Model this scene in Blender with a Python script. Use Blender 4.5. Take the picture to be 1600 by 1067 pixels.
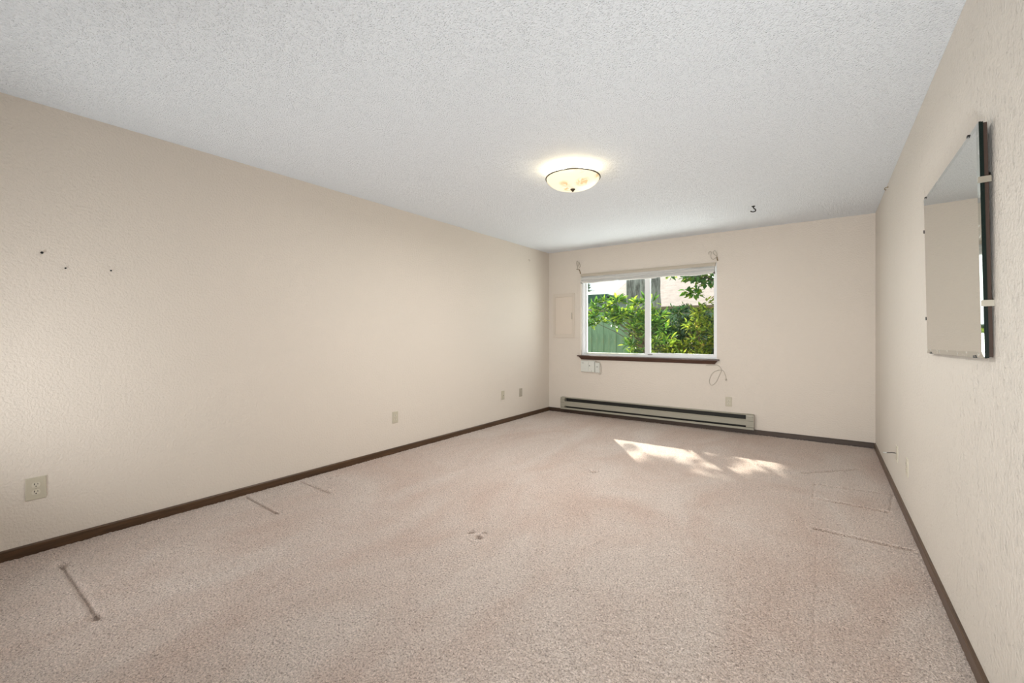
import bpy, math, random
import numpy as np
from mathutils import Vector, Matrix, Euler
PI = math.pi
for o in list(bpy.data.objects):
    bpy.data.objects.remove(o)
S = bpy.context.scene
COL = S.collection
random.seed(7)
rng = np.random.default_rng(7)

# ------------------------------------------------------------------ camera
H = 1.185                      # lens height above the carpet
cd = bpy.data.cameras.new('camera')
cam = bpy.data.objects.new('camera', cd)
COL.objects.link(cam)
cam.location = (0, 0, H)
cam.rotation_euler = (PI / 2, 0, math.radians(35.45))
cd.sensor_width = 36
cd.lens = 684 * 36 / 1600
cd.shift_y = -11.5 / 1600
cd.clip_start = 0.02
S.camera = cam

# ------------------------------------------------------------------ world, sun, lights
S.view_settings.view_transform = 'Standard'
S.view_settings.look = 'None'
S.view_settings.gamma = 1
S.view_settings.use_curve_mapping = False
S.view_settings.exposure = 0.0

w = bpy.data.worlds.new('sky'); S.world = w
w.use_nodes = True
bg = w.node_tree.nodes['Background']
bg.inputs[0].default_value = (0.90, 0.96, 1.0, 1)
bg.inputs[1].default_value = 1.3

SUN = Vector((.85, -1.17, -.90)).normalized()
ld = bpy.data.lights.new('sun', 'SUN'); ld.energy = 13.0; ld.angle = math.radians(.8)
ld.color = (1, .93, .82)
lo = bpy.data.objects.new('sun', ld); COL.objects.link(lo)
lo.rotation_euler = SUN.to_track_quat('-Z', 'Y').to_euler()
lo.location = (-6, 12, 8)

def area(name, loc, target, sx, sy, power, color):
    l = bpy.data.lights.new(name, 'AREA'); l.shape = 'RECTANGLE'
    l.size = sx; l.size_y = sy; l.energy = power; l.color = color
    o = bpy.data.objects.new(name, l); COL.objects.link(o)
    o.location = loc
    o.rotation_euler = (Vector(target) - Vector(loc)).to_track_quat('-Z', 'Y').to_euler()
    return o
# area lamp added just outside the window, under the eave, to boost its skylight
area('window_fill', (-2.0, 6.35, 1.75), (-1.7, 2.5, 1.15), 1.9, 1.0, 24, (.93, .97, 1.0))
# light falling from the frosted bowl of the ceiling lamp
lb = area('bowl_glow', (-1.55, 2.972, 2.255), (-1.55, 2.972, 0), .34, .34, 37, (1.0, .97, .92)); lb.data.shape = 'DISK'
# unseen fill spots added behind the camera, most of them turned up to the ceiling
def fill_spot(loc, target, power, deg):
    l = bpy.data.lights.new('rear_fill', 'SPOT'); l.energy = power; l.spot_size = math.radians(deg); l.spot_blend = 1
    l.shadow_soft_size = 0; l.color = (.95, .98, .985)
    o = bpy.data.objects.new('rear_fill', l); COL.objects.link(o); o.location = loc
    o.rotation_euler = (Vector(target) - Vector(loc)).to_track_quat('-Z', 'Y').to_euler()
fill_spot((-2.6, -.6, .6), (-2.0, 3.0, 2.44), 76, 140)
fill_spot((-2.9, -.6, .4), (-2.2, 4.0, 2.44), 56, 110)
fill_spot((-.4, -.6, 1.5), (-3.0, 1.6, .2), 20, 120)
fill_spot((.05, -.6, .4), (-.95, 4.9, 2.44), 255, 104)
fill_spot((-.25, -.6, .3), (-.35, 5.6, 2.44), 120, 62)
# area lamp added low outside the window to brighten the ceiling as garden bounce
area('ceiling_fill', (-2.0, 6.4, .75), (-1.2, 3.2, 2.44), 1.9, .9, 48, (1.0, 1.0, .95))

# ------------------------------------------------------------------ helpers
def link(name, me, mats=None, parent=None):
    o = bpy.data.objects.new(name, me); COL.objects.link(o)
    if mats is not None:
        for m in (mats if isinstance(mats, (list, tuple)) else [mats]):
            me.materials.append(m)
    if parent is not None:
        o.parent = parent
    return o

class MB:
    def __init__(s): s.v = []; s.f = []; s.sm = []; s.mi = []
    def add(s, vs, fs, smooth=False, mi=0):
        n = len(s.v); s.v += [tuple(p) for p in vs]
        for f in fs:
            s.f.append(tuple(i + n for i in f)); s.sm.append(smooth); s.mi.append(mi)
        return s
    def box(s, x0, x1, y0, y1, z0, z1, mi=0):
        vs = [(x, y, z) for z in (z0, z1) for y in (y0, y1) for x in (x0, x1)]
        return s.add(vs, [(0, 2, 3, 1), (4, 5, 7, 6), (0, 1, 5, 4), (2, 6, 7, 3), (0, 4, 6, 2), (1, 3, 7, 5)], mi=mi)
    def rbox(s, x0, x1, y0, y1, z0, z1, b, face='y0', mi=0):
        """box whose face y0 (front) is inset by b: a plate with chamfered rim"""
        vs = [(x0, y1, z0), (x1, y1, z0), (x1, y1, z1), (x0, y1, z1)]
        m = y0 + b * .7
        vs += [(x0, m, z0), (x1, m, z0), (x1, m, z1), (x0, m, z1)]
        vs += [(x0 + b, y0, z0 + b), (x1 - b, y0, z0 + b), (x1 - b, y0, z1 - b), (x0 + b, y0, z1 - b)]
        fs = [(3, 2, 1, 0)]
        for k in (0, 4):
            for i in range(4):
                j = (i + 1) % 4
                fs.append((k + i, k + j, k + 4 + j, k + 4 + i))
        fs.append((8, 9, 10, 11))
        return s.add(vs, fs, mi=mi)
    def prism(s, prof, axis, a, b, smooth=False, mi=0):
        """extrude a 2-D profile along axis from a to b"""
        n = len(prof)
        def P(p, t):
            if axis == 'x': return (t, p[0], p[1])
            if axis == 'y': return (p[0], t, p[1])
            return (p[0], p[1], t)
        vs = [P(p, a) for p in prof] + [P(p, b) for p in prof]
        fs = [(i, (i + 1) % n, n + (i + 1) % n, n + i) for i in range(n)]
        s.add(vs, fs, smooth, mi)
        s.add(vs, [tuple(range(n))[::-1], tuple(range(n, 2 * n))], False, mi)
        return s
    def cyl(s, c, r, axis, a, b, n=16, smooth=True, mi=0, r2=None):
        r2 = r if r2 is None else r2
        vs = []
        for t, rr in ((a, r), (b, r2)):
            for k in range(n):
                u, v = c[0] + rr * math.cos(2 * PI * k / n), c[1] + rr * math.sin(2 * PI * k / n)
                vs.append({'x': (t, u, v), 'y': (u, t, v), 'z': (u, v, t)}[axis])
        s.add(vs, [(i, (i + 1) % n, n + (i + 1) % n, n + i) for i in range(n)], smooth, mi)
        return s.add(vs, [tuple(range(n))[::-1], tuple(range(n, 2 * n))], False, mi)
    def lathe(s, prof, n=48, c=(0, 0), smooth=True, mi=0):
        m = len(prof)
        vs = [(c[0] + r * math.cos(2 * PI * k / n), c[1] + r * math.sin(2 * PI * k / n), z) for k in range(n) for r, z in prof]
        fs = []
        for k in range(n):
            k2 = (k + 1) % n
            for i in range(m - 1):
                fs.append((k * m + i, k2 * m + i, k2 * m + i + 1, k * m + i + 1))
        return s.add(vs, fs, smooth, mi)
    def tube(s, pts, rad, n=8, mi=0, closed_ends=True):
        pts = [Vector(p) for p in pts]
        rs = rad if isinstance(rad, (list, tuple)) else [rad] * len(pts)
        rings = []; up = None
        for i, p in enumerate(pts):
            a = pts[max(0, i - 1)]; b = pts[min(len(pts) - 1, i + 1)]
            t = (b - a).normalized()
            if up is None:
                up = t.orthogonal().normalized()
            else:
                up = (up - t * up.dot(t))
                up = up.normalized() if up.length > 1e-6 else t.orthogonal().normalized()
            bi = t.cross(up)
            rings.append([p + (up * math.cos(2 * PI * k / n) + bi * math.sin(2 * PI * k / n)) * rs[i] for k in range(n)])
        vs = [q for r in rings for q in r]
        fs = [(i * n + k, i * n + (k + 1) % n, (i + 1) * n + (k + 1) % n, (i + 1) * n + k) for i in range(len(pts) - 1) for k in range(n)]
        s.add(vs, fs, True, mi)
        if closed_ends:
            s.add(vs, [tuple(range(n))[::-1], tuple((len(pts) - 1) * n + k for k in range(n))], False, mi)
        return s
    def mesh(s, name):
        me = bpy.data.meshes.new(name)
        me.from_pydata(s.v, [], s.f)
        me.polygons.foreach_set('use_smooth', s.sm)
        me.polygons.foreach_set('material_index', s.mi)
        me.update()
        return me
    def build(s, name, mats, parent=None, loc=None):
        o = link(name, s.mesh(name), mats, parent)
        if loc is not None: o.location = loc
        return o

def smooth_pts(P, sub=5):
    P = [Vector(p) for p in P]; out = []
    for i in range(len(P) - 1):
        a = P[max(i - 1, 0)]; b = P[i]; c = P[i + 1]; d = P[min(i + 2, len(P) - 1)]
        for k in range(sub):
            t = k / sub
            out.append(.5 * ((2 * b) + (c - a) * t + (2 * a - 5 * b + 4 * c - d) * t * t + (-a + 3 * b - 3 * c + d) * t ** 3))
    out.append(P[-1]); return out

def thing(name, label, cat, loc=(0, 0, 0), rot=(0, 0, 0), group=None):
    o = bpy.data.objects.new(name, None); COL.objects.link(o)
    o.empty_display_size = .05
    o.location = loc; o.rotation_euler = rot
    o['label'] = label; o['category'] = cat
    if group: o['group'] = group
    return o
def tag(o, label, cat, group=None, kind=None):
    o['label'] = label; o['category'] = cat
    if group: o['group'] = group
    if kind: o['kind'] = kind
    return o
def struct(o, label=None, cat=None):
    o['kind'] = 'structure'
    if label: o['label'] = label
    if cat: o['category'] = cat
    return o

# ------------------------------------------------------------------ materials
def mat(name, color=(.8, .8, .8), rough=.6, metal=0, spec=.5):
    m = bpy.data.materials.new(name); m.use_nodes = True
    b = m.node_tree.nodes['Principled BSDF']
    b.inputs['Base Color'].default_value = (*color, 1)
    b.inputs['Roughness'].default_value = rough
    b.inputs['Metallic'].default_value = metal
    b.inputs['Specular IOR Level'].default_value = spec
    return m
def N(m, typ, **kw):
    n = m.node_tree.nodes.new(typ)
    for k, v in kw.items():
        if k.startswith('_'): setattr(n, k[1:], v)
        else: n.inputs[k.replace('__', ' ')].default_value = v
    return n
def L(m, a, ao, b, bi): m.node_tree.links.new(a.outputs[ao], b.inputs[bi])
def PB(m): return m.node_tree.nodes['Principled BSDF']
def ramp(m, stops, interp='LINEAR'):
    r = m.node_tree.nodes.new('ShaderNodeValToRGB'); e = r.color_ramp.elements
    r.color_ramp.interpolation = interp
    while len(e) < len(stops): e.new(.5)
    for el, (p, c) in zip(e, stops):
        el.position = p; el.color = (*c, 1) if len(c) == 3 else c
    return r
def coords(m, scale=(1, 1, 1)):
    tc = N(m, 'ShaderNodeTexCoord'); mp = N(m, 'ShaderNodeMapping')
    mp.inputs['Scale'].default_value = scale
    L(m, tc, 'Object', mp, 'Vector'); return mp
def noisecol(m, c1, c2, scale, detail=3, vec=None, lo=.35, hi=.65):
    n = N(m, 'ShaderNodeTexNoise', Scale=scale, Detail=detail)
    if vec is not None: L(m, vec, 0, n, 'Vector')
    r = ramp(m, [(lo, c1), (hi, c2)]); L(m, n, 'Fac', r, 'Fac'); return r
def bump(m, src, out, strength, dist, prev=None):
    b = N(m, 'ShaderNodeBump', Strength=strength, Distance=dist)
    L(m, src, out, b, 'Height')
    if prev: L(m, prev, 0, b, 'Normal')
    return b

def wall_mat(name, c1, c2, strokes):
    m = mat(name, c1, .55, spec=.3); b = PB(m)
    co = coords(m)
    r = noisecol(m, c1, c2, .8, 3, co); L(m, r, 0, b, 'Base Color')
    n1 = N(m, 'ShaderNodeTexNoise', Scale=75, Detail=3, Roughness=.55); L(m, co, 0, n1, 'Vector')
    n2 = N(m, 'ShaderNodeTexNoise', Scale=16, Detail=2); L(m, co, 0, n2, 'Vector')
    b1 = bump(m, n1, 'Fac', .8, .0055)
    b2 = bump(m, n2, 'Fac', .3, .005, b1); last = b2
    if strokes:     # trowelled texture: short ridges running up the wall
        c2_ = coords(m, (1, 1, .36))
        v = N(m, 'ShaderNodeTexNoise', Scale=72, Detail=4, Roughness=.7, Distortion=.5); L(m, c2_, 0, v, 'Vector')
        rr = ramp(m, [(.34, (0, 0, 0)), (.41, (1, 1, 1))]); L(m, v, 'Fac', rr, 'Fac')
        last = bump(m, rr, 0, .75, .0032, last)
    L(m, last, 0, b, 'Normal'); return m
WALL = wall_mat('painted_wall', (.69, .625, .553), (.71, .640, .567), False)
WALLR = wall_mat('trowelled_wall', (.68, .635, .575), (.70, .652, .59), True)

def ceil_mat():
    m = mat('popcorn_ceiling', (.83, .87, .915), .9, spec=.1); b = PB(m)
    co = coords(m)
    n1 = N(m, 'ShaderNodeTexNoise', Scale=130, Detail=4, Roughness=.7); L(m, co, 0, n1, 'Vector')
    v = N(m, 'ShaderNodeTexVoronoi', Scale=105); L(m, co, 0, v, 'Vector')
    r = ramp(m, [(0, (1, 1, 1)), (.55, (0, 0, 0))]); L(m, v, 'Distance', r, 'Fac')
    b1 = bump(m, r, 0, .8, .005)
    b2 = bump(m, n1, 'Fac', .9, .0075, b1)
    L(m, b2, 0, b, 'Normal'); return m
CEIL = ceil_mat()

def carpet_mat():
    m = mat('carpet', (.5, .4, .35), .95, spec=.05); b = PB(m)
    co = coords(m)
    # traffic and vacuum lanes: pink pile against a greyer, brushed pile
    cl = coords(m, (1.0, .55, 1)); cl.inputs['Rotation'].default_value = (0, 0, .5)
    lanes = N(m, 'ShaderNodeTexNoise', Scale=1.5, Detail=4, Roughness=.6, Distortion=.8); L(m, cl, 0, lanes, 'Vector')
    big = ramp(m, [(.38, (.605, .480, .418)), (.62, (.665, .570, .515))]); L(m, lanes, 'Fac', big, 'Fac')
    n = N(m, 'ShaderNodeTexNoise', Scale=125, Detail=3, Roughness=.8); L(m, co, 0, n, 'Vector')
    sp = ramp(m, [(.33, (.26, .24, .22)), (.47, (.88, .87, .86)), (.56, (1.05, 1.05, 1.05)), (.68, (1.45, 1.45, 1.44))]); L(m, n, 'Fac', sp, 'Fac')
    mx = N(m, 'ShaderNodeMix', _data_type='RGBA', _blend_type='MULTIPLY'); mx.inputs[0].default_value = .85
    L(m, big, 0, mx, 6); L(m, sp, 0, mx, 7); L(m, mx, 2, b, 'Base Color')
    n2 = N(m, 'ShaderNodeTexNoise', Scale=140, Detail=2, Roughness=.7); L(m, co, 0, n2, 'Vector')
    b1 = bump(m, n2, 'Fac', 1, .010); L(m, b1, 0, b, 'Normal')
    b.inputs['Sheen Weight'].default_value = .15
    return m
CARPET = carpet_mat()

def wood_mat(name, c1, c2, along, rough=.4):
    m = mat(name, c1, rough); b = PB(m)
    sc = {'x': (.6, 9, 9), 'y': (9, .6, 9), 'z': (9, 9, .6)}[along]
    co = coords(m, sc)
    n = N(m, 'ShaderNodeTexNoise', Scale=6, Detail=5, Roughness=.65, Distortion=.7); L(m, co, 0, n, 'Vector')
    r = ramp(m, [(.3, c1), (.7, c2)]); L(m, n, 'Fac', r, 'Fac'); L(m, r, 0, b, 'Base Color')
    bb = bump(m, n, 'Fac', .25, .002); L(m, bb, 0, b, 'Normal'); return m
BASEY = wood_mat('dark_baseboard_lengthwise', (.040, .019, .008), (.105, .055, .025), 'y', .33)
BASEX = wood_mat('dark_baseboard_crosswise', (.030, .017, .010), (.070, .040, .024), 'x', .4)
SILLM = wood_mat('sill_wood', (.055, .026, .018), (.10, .052, .036), 'x', .3)
VINYL = mat('white_vinyl', (.80, .81, .82), .35)
ALU = mat('pale_track', (.60, .62, .58), .4)
IVORY = mat('ivory_plastic', (.52, .475, .375), .35)
IVORY2 = mat('ivory_plastic_light', (.60, .555, .455), .35)
GREYPL = mat('greyish_plate', (.40, .355, .29), .4)
DARK = mat('dark_slot', (.012, .010, .008), .7)
BLACK = mat('black_metal', (.008, .008, .008), .45)
BRASS = mat('aged_brass', (.26, .19, .095), .4, .6)
WIRE = mat('pale_wire', (.45, .40, .33), .5)
STEEL = mat('steel', (.6, .6, .58), .3, 1)
HEAT = mat('heater_enamel', (.335, .315, .255), .38)
HEATD = mat('heater_interior', (.018, .016, .012), .6)
FIN = mat('heater_fins', (.12, .12, .11), .4, .8)
WHITEP = mat('white_plastic', (.66, .665, .62), .4)
INK = mat('grey_ink', (.16, .155, .14), .6)
PANEL = mat('painted_metal_panel', (.70, .615, .53), .5)
SHADE = mat('shade_cloth', (.60, .59, .565), .85)
RAIL = mat('shade_headrail', (.50, .44, .36), .6)
def clothfix():
    m = SHADE; b = PB(m); co = coords(m, (1.5, 1, 14))
    n = N(m, 'ShaderNodeTexNoise', Scale=5, Detail=3, Distortion=.6); L(m, co, 0, n, 'Vector')
    bb = bump(m, n, 'Fac', .6, .008); L(m, bb, 0, b, 'Normal')
clothfix()
MIRROR = mat('silvered_glass', (.80, .825, .80), .015, 1)
EDGE = mat('green_glass_edge', (.004, .010, .008), .35, spec=.2)
def bevel_mat():
    m = mat('worn_silvered_bevel', (.62, .65, .62), .04, 1); b = PB(m); co = coords(m)
    n = N(m, 'ShaderNodeTexNoise', Scale=26, Detail=5, Roughness=.7); L(m, co, 0, n, 'Vector')
    r = ramp(m, [(.55, (.60, .63, .60)), (.62, (.85, .87, .85)), (.70, (.30, .29, .27))]); L(m, n, 'Fac', r, 'Fac'); L(m, r, 0, b, 'Base Color')
    q = ramp(m, [(.58, (.04, .04, .04)), (.66, (.45, .45, .45))]); L(m, n, 'Fac', q, 'Fac'); L(m, q, 0, b, 'Roughness'); return m
BEVEL = bevel_mat()
BACKB = mat('brown_backing_board', (.040, .020, .012), .75)

def glass_mat():
    m = bpy.data.materials.new('window_glass'); m.use_nodes = True
    nt = m.node_tree; nt.nodes.clear()
    out = nt.nodes.new('ShaderNodeOutputMaterial'); mx = nt.nodes.new('ShaderNodeMixShader')
    tr = nt.nodes.new('ShaderNodeBsdfTransparent'); gl = nt.nodes.new('ShaderNodeBsdfGlossy'); fr = nt.nodes.new('ShaderNodeLayerWeight'); pw = nt.nodes.new('ShaderNodeMath'); pw.operation = 'POWER'; pw.inputs[1].default_value = 5
    ma = nt.nodes.new('ShaderNodeMath'); ma.operation = 'MULTIPLY_ADD'; ma.inputs[1].default_value = .6; ma.inputs[2].default_value = .02
    tr.inputs[0].default_value = (.95, .97, .96, 1); gl.inputs['Roughness'].default_value = 0; fr.inputs[0].default_value = .5
    nt.links.new(fr.outputs['Facing'], pw.inputs[0]); nt.links.new(pw.outputs[0], ma.inputs[0]); nt.links.new(ma.outputs[0], mx.inputs[0]); nt.links.new(tr.outputs[0], mx.inputs[1]); nt.links.new(gl.outputs[0], mx.inputs[2])
    nt.links.new(mx.outputs[0], out.inputs[0]); return m
GLASS = glass_mat()

def leaf_mat(name, stops, trans=.45, rough=.35):
    m = bpy.data.materials.new(name); m.use_nodes = True
    nt = m.node_tree; b = nt.nodes['Principled BSDF']; out = nt.nodes['Material Output']
    g = nt.nodes.new('ShaderNodeNewGeometry'); oi = nt.nodes.new('ShaderNodeObjectInfo')
    ad = nt.nodes.new('ShaderNodeMath'); ad.operation = 'ADD'; fr = nt.nodes.new('ShaderNodeMath'); fr.operation = 'FRACT'
    nt.links.new(g.outputs['Random Per Island'], ad.inputs[0]); nt.links.new(oi.outputs['Random'], ad.inputs[1])
    nt.links.new(ad.outputs[0], fr.inputs[0])
    r = ramp(m, stops); nt.links.new(fr.outputs[0], r.inputs[0])
    nt.links.new(r.outputs[0], b.inputs['Base Color']); b.inputs['Roughness'].default_value = rough
    t = nt.nodes.new('ShaderNodeBsdfTranslucent'); mx = nt.nodes.new('ShaderNodeMixShader'); mx.inputs[0].default_value = trans
    hs = nt.nodes.new('ShaderNodeHueSaturation'); hs.inputs['Value'].default_value = 1.5; hs.inputs['Hue'].default_value = .485
    nt.links.new(r.outputs[0], hs.inputs['Color']); nt.links.new(hs.outputs[0], t.inputs[0])
    nt.links.new(b.outputs[0], mx.inputs[1]); nt.links.new(t.outputs[0], mx.inputs[2]); nt.links.new(mx.outputs[0], out.inputs[0])
    return m
LEAF_A = leaf_mat('laurel_leaf', [(0, (.03, .10, .02)), (.5, (.09, .24, .035)), (1, (.34, .48, .05))], .45)
LEAF_B = leaf_mat('dark_leaf', [(0, (.018, .06, .03)), (.6, (.05, .13, .05)), (1, (.18, .26, .05))], .35)
LEAF_C = leaf_mat('yellowing_leaf', [(0, (.06, .13, .03)), (.5, (.20, .30, .04)), (.9, (.38, .42, .05)), (1, (.42, .27, .09))], .5)
LEAF_D = leaf_mat('maple_leaf', [(0, (.05, .18, .04)), (.6, (.12, .30, .05)), (1, (.42, .52, .06))], .5)
NEEDLE = leaf_mat('conifer_needles', [(0, (.10, .17, .14)), (1, (.20, .28, .18))], .2)
PALELEAF = leaf_mat('pale_leaf', [(0, (.50, .46, .18)), (1, (.60, .50, .22))], .3)
BARKB = mat('shrub_bark', (.12, .085, .055), .9)

def bark_mat():
    m = mat('furrowed_bark', (.2, .18, .16), .95); b = PB(m)
    co = coords(m, (1, 1, .22))
    n = N(m, 'ShaderNodeTexNoise', Scale=11, Detail=6, Roughness=.7); L(m, co, 0, n, 'Vector')
    r = ramp(m, [(.35, (.12, .11, .105)), (.5, (.34, .33, .32)), (.7, (.55, .53, .51))]); L(m, n, 'Fac', r, 'Fac'); L(m, r, 0, b, 'Base Color')
    bb = bump(m, n, 'Fac', 1, .06); L(m, bb, 0, b, 'Normal'); return m
BARK = bark_mat()
def fence_mat():
    m = mat('green_fence_stain', (.16, .30, .20), .8); b = PB(m)
    co = coords(m, (6, 6, .7))
    n = N(m, 'ShaderNodeTexNoise', Scale=3, Detail=5, Roughness=.7); L(m, co, 0, n, 'Vector')
    r = ramp(m, [(.3, (.13, .24, .14)), (.55, (.25, .40, .25)), (.72, (.29, .32, .15))]); L(m, n, 'Fac', r, 'Fac'); L(m, r, 0, b, 'Base Color')
    return m
FENCE = fence_mat()
RUST = mat('weathered_cap', (.26, .19, .13), .85)
def roof_mat():
    m = mat('pale_shingles', (.6, .52, .46), .95); b = PB(m)
    co = coords(m, (1, 1, 1))
    n = N(m, 'ShaderNodeTexNoise', Scale=3.5, Detail=6, Roughness=.8); L(m, co, 0, n, 'Vector')
    r = ramp(m, [(.3, (.34, .275, .245)), (.7, (.52, .44, .40))]); L(m, n, 'Fac', r, 'Fac'); L(m, r, 0, b, 'Base Color'); return m
ROOF = roof_mat()
GREENROOF = mat('green_shed_roof', (.10, .20, .15), .8)
DKGREEN = mat('dark_green_fascia', (.04, .11, .085), .7)
SIDING = mat('pale_blue_siding', (.50, .58, .66), .8)
HOUSEW = mat('neighbour_siding', (.45, .38, .31), .85)
EXT = mat('exterior_siding', (.45, .42, .38), .85)
SOIL = mat('garden_soil', (.12, .10, .06), .95)
def soilfix():
    r = noisecol(SOIL, (.09, .07, .045), (.15, .20, .07), 2.5, 5); L(SOIL, r, 0, PB(SOIL), 'Base Color')
soilfix()

# ------------------------------------------------------------------ the room
XL, XR, YB, YF, ZC = -3.48, .437, 5.88, -.75, 2.44
T = .13
WX0, WX1, WZ0, WZ1 = -2.932, -1.076, .872, 2.072      # window opening

# carpet: a fine grid, with the dents left by furniture pressed into the pile
DENTS = [  # x0,y0,x1,y1, half width, depth
    (-3.19, .490, -2.50, .487, .010, .016), (-2.50, .487, -2.47, .487, .016, .034), (-3.2, .49, -3.17, .50, .016, .03),
    (-2.49, .20, -2.49, .48, .007, .014), (-3.25, .25, -3.20, .48, .006, .009),
    (-.038, 3.246, .394, 3.224, .013, .032), (-.030, 1.4, -.030, 3.21, .006, .0045),
    (-.062, 4.208, .42, 4.26, .011, .022), (-.057, 3.846, .351, 3.829, .013, .028), (-.06, 3.86, -.062, 4.2, .008, .006),
    (.36, 3.84, .41, 4.24, .006, .006), (-.142, 4.484, .256, 4.898, .012, .024),
    (-1.647, 1.976, -1.635, 1.97, .016, .060), (-1.72, 1.985, -1.705, 2.0, .012, .028), (-1.645, 2.03, -1.64, 2.03, .010, .026), (-1.66, 1.91, -1.63, 1.913, .016, .009),
    (-1.603, 3.487, -1.61, 3.48, .019, .065), (-1.66, 3.515, -1.65, 3.525, .012, .014), (-1.66, 3.43, -1.63, 3.42, .014, .012),
    (-3.33, 2.13, -3.31, 2.14, .011, .028), (-3.31, 2.06, -3.29, 2.06, .011, .028), (-3.37, 2.07, -3.36, 2.07, .01, .012),
    (-3.44, 1.478, -2.96, 1.460, .010, .018), (-2.98, 1.46, -2.95, 1.46, .014, .022), (-3.43, 1.885, -3.005, 1.873, .010, .018),
]
def build_carpet():
    xs = np.concatenate([np.arange(XL - .01, -.1, .0075), np.arange(-.1, XR + .012, .006)])
    ys = [YF]; 
    while ys[-1] < YB + .01:
        y = ys[-1]
        ys.append(y + (.05 if y < .1 else .0055 + max(0, y - .1) * .0012))
    ys = np.array(ys)
    X, Y = np.meshgrid(xs, ys)
    Z = rng.normal(0, .0016, X.shape)
    for x0, y0, x1, y1, hw, dp in DENTS:
        dx, dy = x1 - x0, y1 - y0; LL = dx * dx + dy * dy + 1e-9
        t = np.clip(((X - x0) * dx + (Y - y0) * dy) / LL, 0, 1)
        d = np.hypot(X - x0 - t * dx, Y - y0 - t * dy)
        Z -= dp * np.exp(-(d / hw) ** 2)
        Z += dp * .06 * np.exp(-((d - 2.4 * hw) / hw) ** 2)
    ny, nx = X.shape
    me = bpy.data.meshes.new('floor')
    co = np.stack([X, Y, Z], -1).reshape(-1, 3).astype(np.float32)
    idx = np.arange(nx * ny).reshape(ny, nx)
    q = np.stack([idx[:-1, :-1], idx[:-1, 1:], idx[1:, 1:], idx[1:, :-1]], -1).reshape(-1)
    nq = len(q) // 4
    me.vertices.add(nx * ny); me.vertices.foreach_set('co', co.ravel())
    me.loops.add(nq * 4); me.loops.foreach_set('vertex_index', q.astype(np.int32))
    me.polygons.add(nq); me.polygons.foreach_set('loop_start', np.arange(0, nq * 4, 4, dtype=np.int32))
    me.polygons.foreach_set('use_smooth', np.ones(nq, bool))
    me.update(calc_edges=True)
    o = link('floor', me, CARPET)
    struct(o, 'worn dusty pink cut pile carpet with furniture dents covering the whole floor', 'carpet')
build_carpet()
struct(MB().box(XL - T, XR + T, YF - T, YB + T, -.20, -.09).build('floor_slab', SOIL))

struct(MB().box(XL - T, XR + T, YF - T, YB + T, ZC, ZC + .1).build('ceiling', CEIL), 'white popcorn textured ceiling', 'ceiling')
struct(MB().box(XL - T, XL, YF - T, YB + T, -.03, ZC).build('wall_left', WALL), 'long plain beige wall on the left with dark baseboard', 'wall')
struct(MB().box(XR, XR + T, YF - T, YB + T, -.03, ZC).build('wall_right', WALLR), 'beige trowelled wall on the right carrying the mirror', 'wall')
struct(MB().box(XL, XR, YF - T, YF, -.03, ZC).build('wall_front', WALL), 'beige wall behind the camera', 'wall')
bw = MB()
bw.box(XL, WX0, YB, YB + T, -.03, ZC); bw.box(WX1, XR, YB, YB + T, -.03, ZC)
bw.box(WX0, WX1, YB, YB + T, -.03, WZ0); bw.box(WX0, WX1, YB, YB + T, WZ1, ZC)
struct(bw.build('wall_back', WALL), 'beige far wall holding the window and the heater', 'wall')
struct(MB().box(-8, 5, YB + T, YB + T + .85, ZC - .06, ZC + .02).box(-8, 5, YB + T + .85, YB + T + .97, ZC - .10, ZC + .04).build('trim_2', EXT))  # eave outside

# baseboards (5.7 cm, eased top edge)
def base_prof(s):      # (offset from wall, z)
    return [(0, -.03), (s * .012, -.03), (s * .012, .050), (s * .009, .056), (0, .057)]
struct(MB().prism([(XL + a, z) for a, z in base_prof(1)], 'y', YF, YB).build('baseboard_left', BASEY), 'dark brown wood baseboard along the left wall', 'baseboard')
struct(MB().prism([(XR + a, z) for a, z in base_prof(-1)][::-1], 'y', YF, YB).build('baseboard_right', BASEY), 'dark brown wood baseboard along the right wall', 'baseboard')
struct(MB().prism([(YB + a, z) for a, z in base_prof(-1)], 'x', XL + .012, XR - .012).build('baseboard_back', BASEX), 'dark brown wood baseboard under the window wall', 'baseboard')
struct(MB().prism([(YF + a, z) for a, z in base_prof(1)], 'x', XL + .012, XR - .012).build('baseboard_front', BASEX), 'dark brown wood baseboard behind the camera', 'baseboard')

# ------------------------------------------------------------------ window
win = thing('window_1', 'white vinyl sliding window with two panes and garden view', 'window', ((WX0 + WX1) / 2, YB + .03, WZ0))
win['kind'] = 'structure'
hw_ = (WX1 - WX0) / 2; hh = WZ1 - WZ0
mx_ = -1.954 - (WX0 + WX1) / 2
def rect_frame(mb, x0, x1, z0, z1, y0, y1, wl, wr, wb, wt):
    mb.box(x0, x0 + wl, y0, y1, z0, z1); mb.box(x1 - wr, x1, y0, y1, z0, z1)
    mb.box(x0 + wl, x1 - wr, y0, y1, z0, z0 + wb); mb.box(x0 + wl, x1 - wr, y0, y1, z1 - wt, z1)
f = MB(); rect_frame(f, -hw_, hw_, 0, hh, 0, .075, .030, .022, .022, .04)
f.build('window_frame', VINYL, win)
sl = MB(); rect_frame(sl, -hw_ + .030, mx_ + .030, .022, hh - .04, .045, .070, .034, .030, .022, .035)
sash = sl.build('sliding_sash', VINYL, win)
MB().box(-hw_ + .06, mx_ + .004, .055, .060, .042, hh - .07).build('pane', GLASS, sash)
sr = MB(); rect_frame(sr, mx_ - .034, hw_ - .022, .022, hh - .04, .008, .040, .068, .020, .036, .035)
sr.prism([(mx_ + .034, .010), (mx_ + .040, .006), (mx_ + .040, .03)], 'z', .06, hh - .08)
fixed = sr.build('fixed_sash', VINYL, win)
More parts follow.
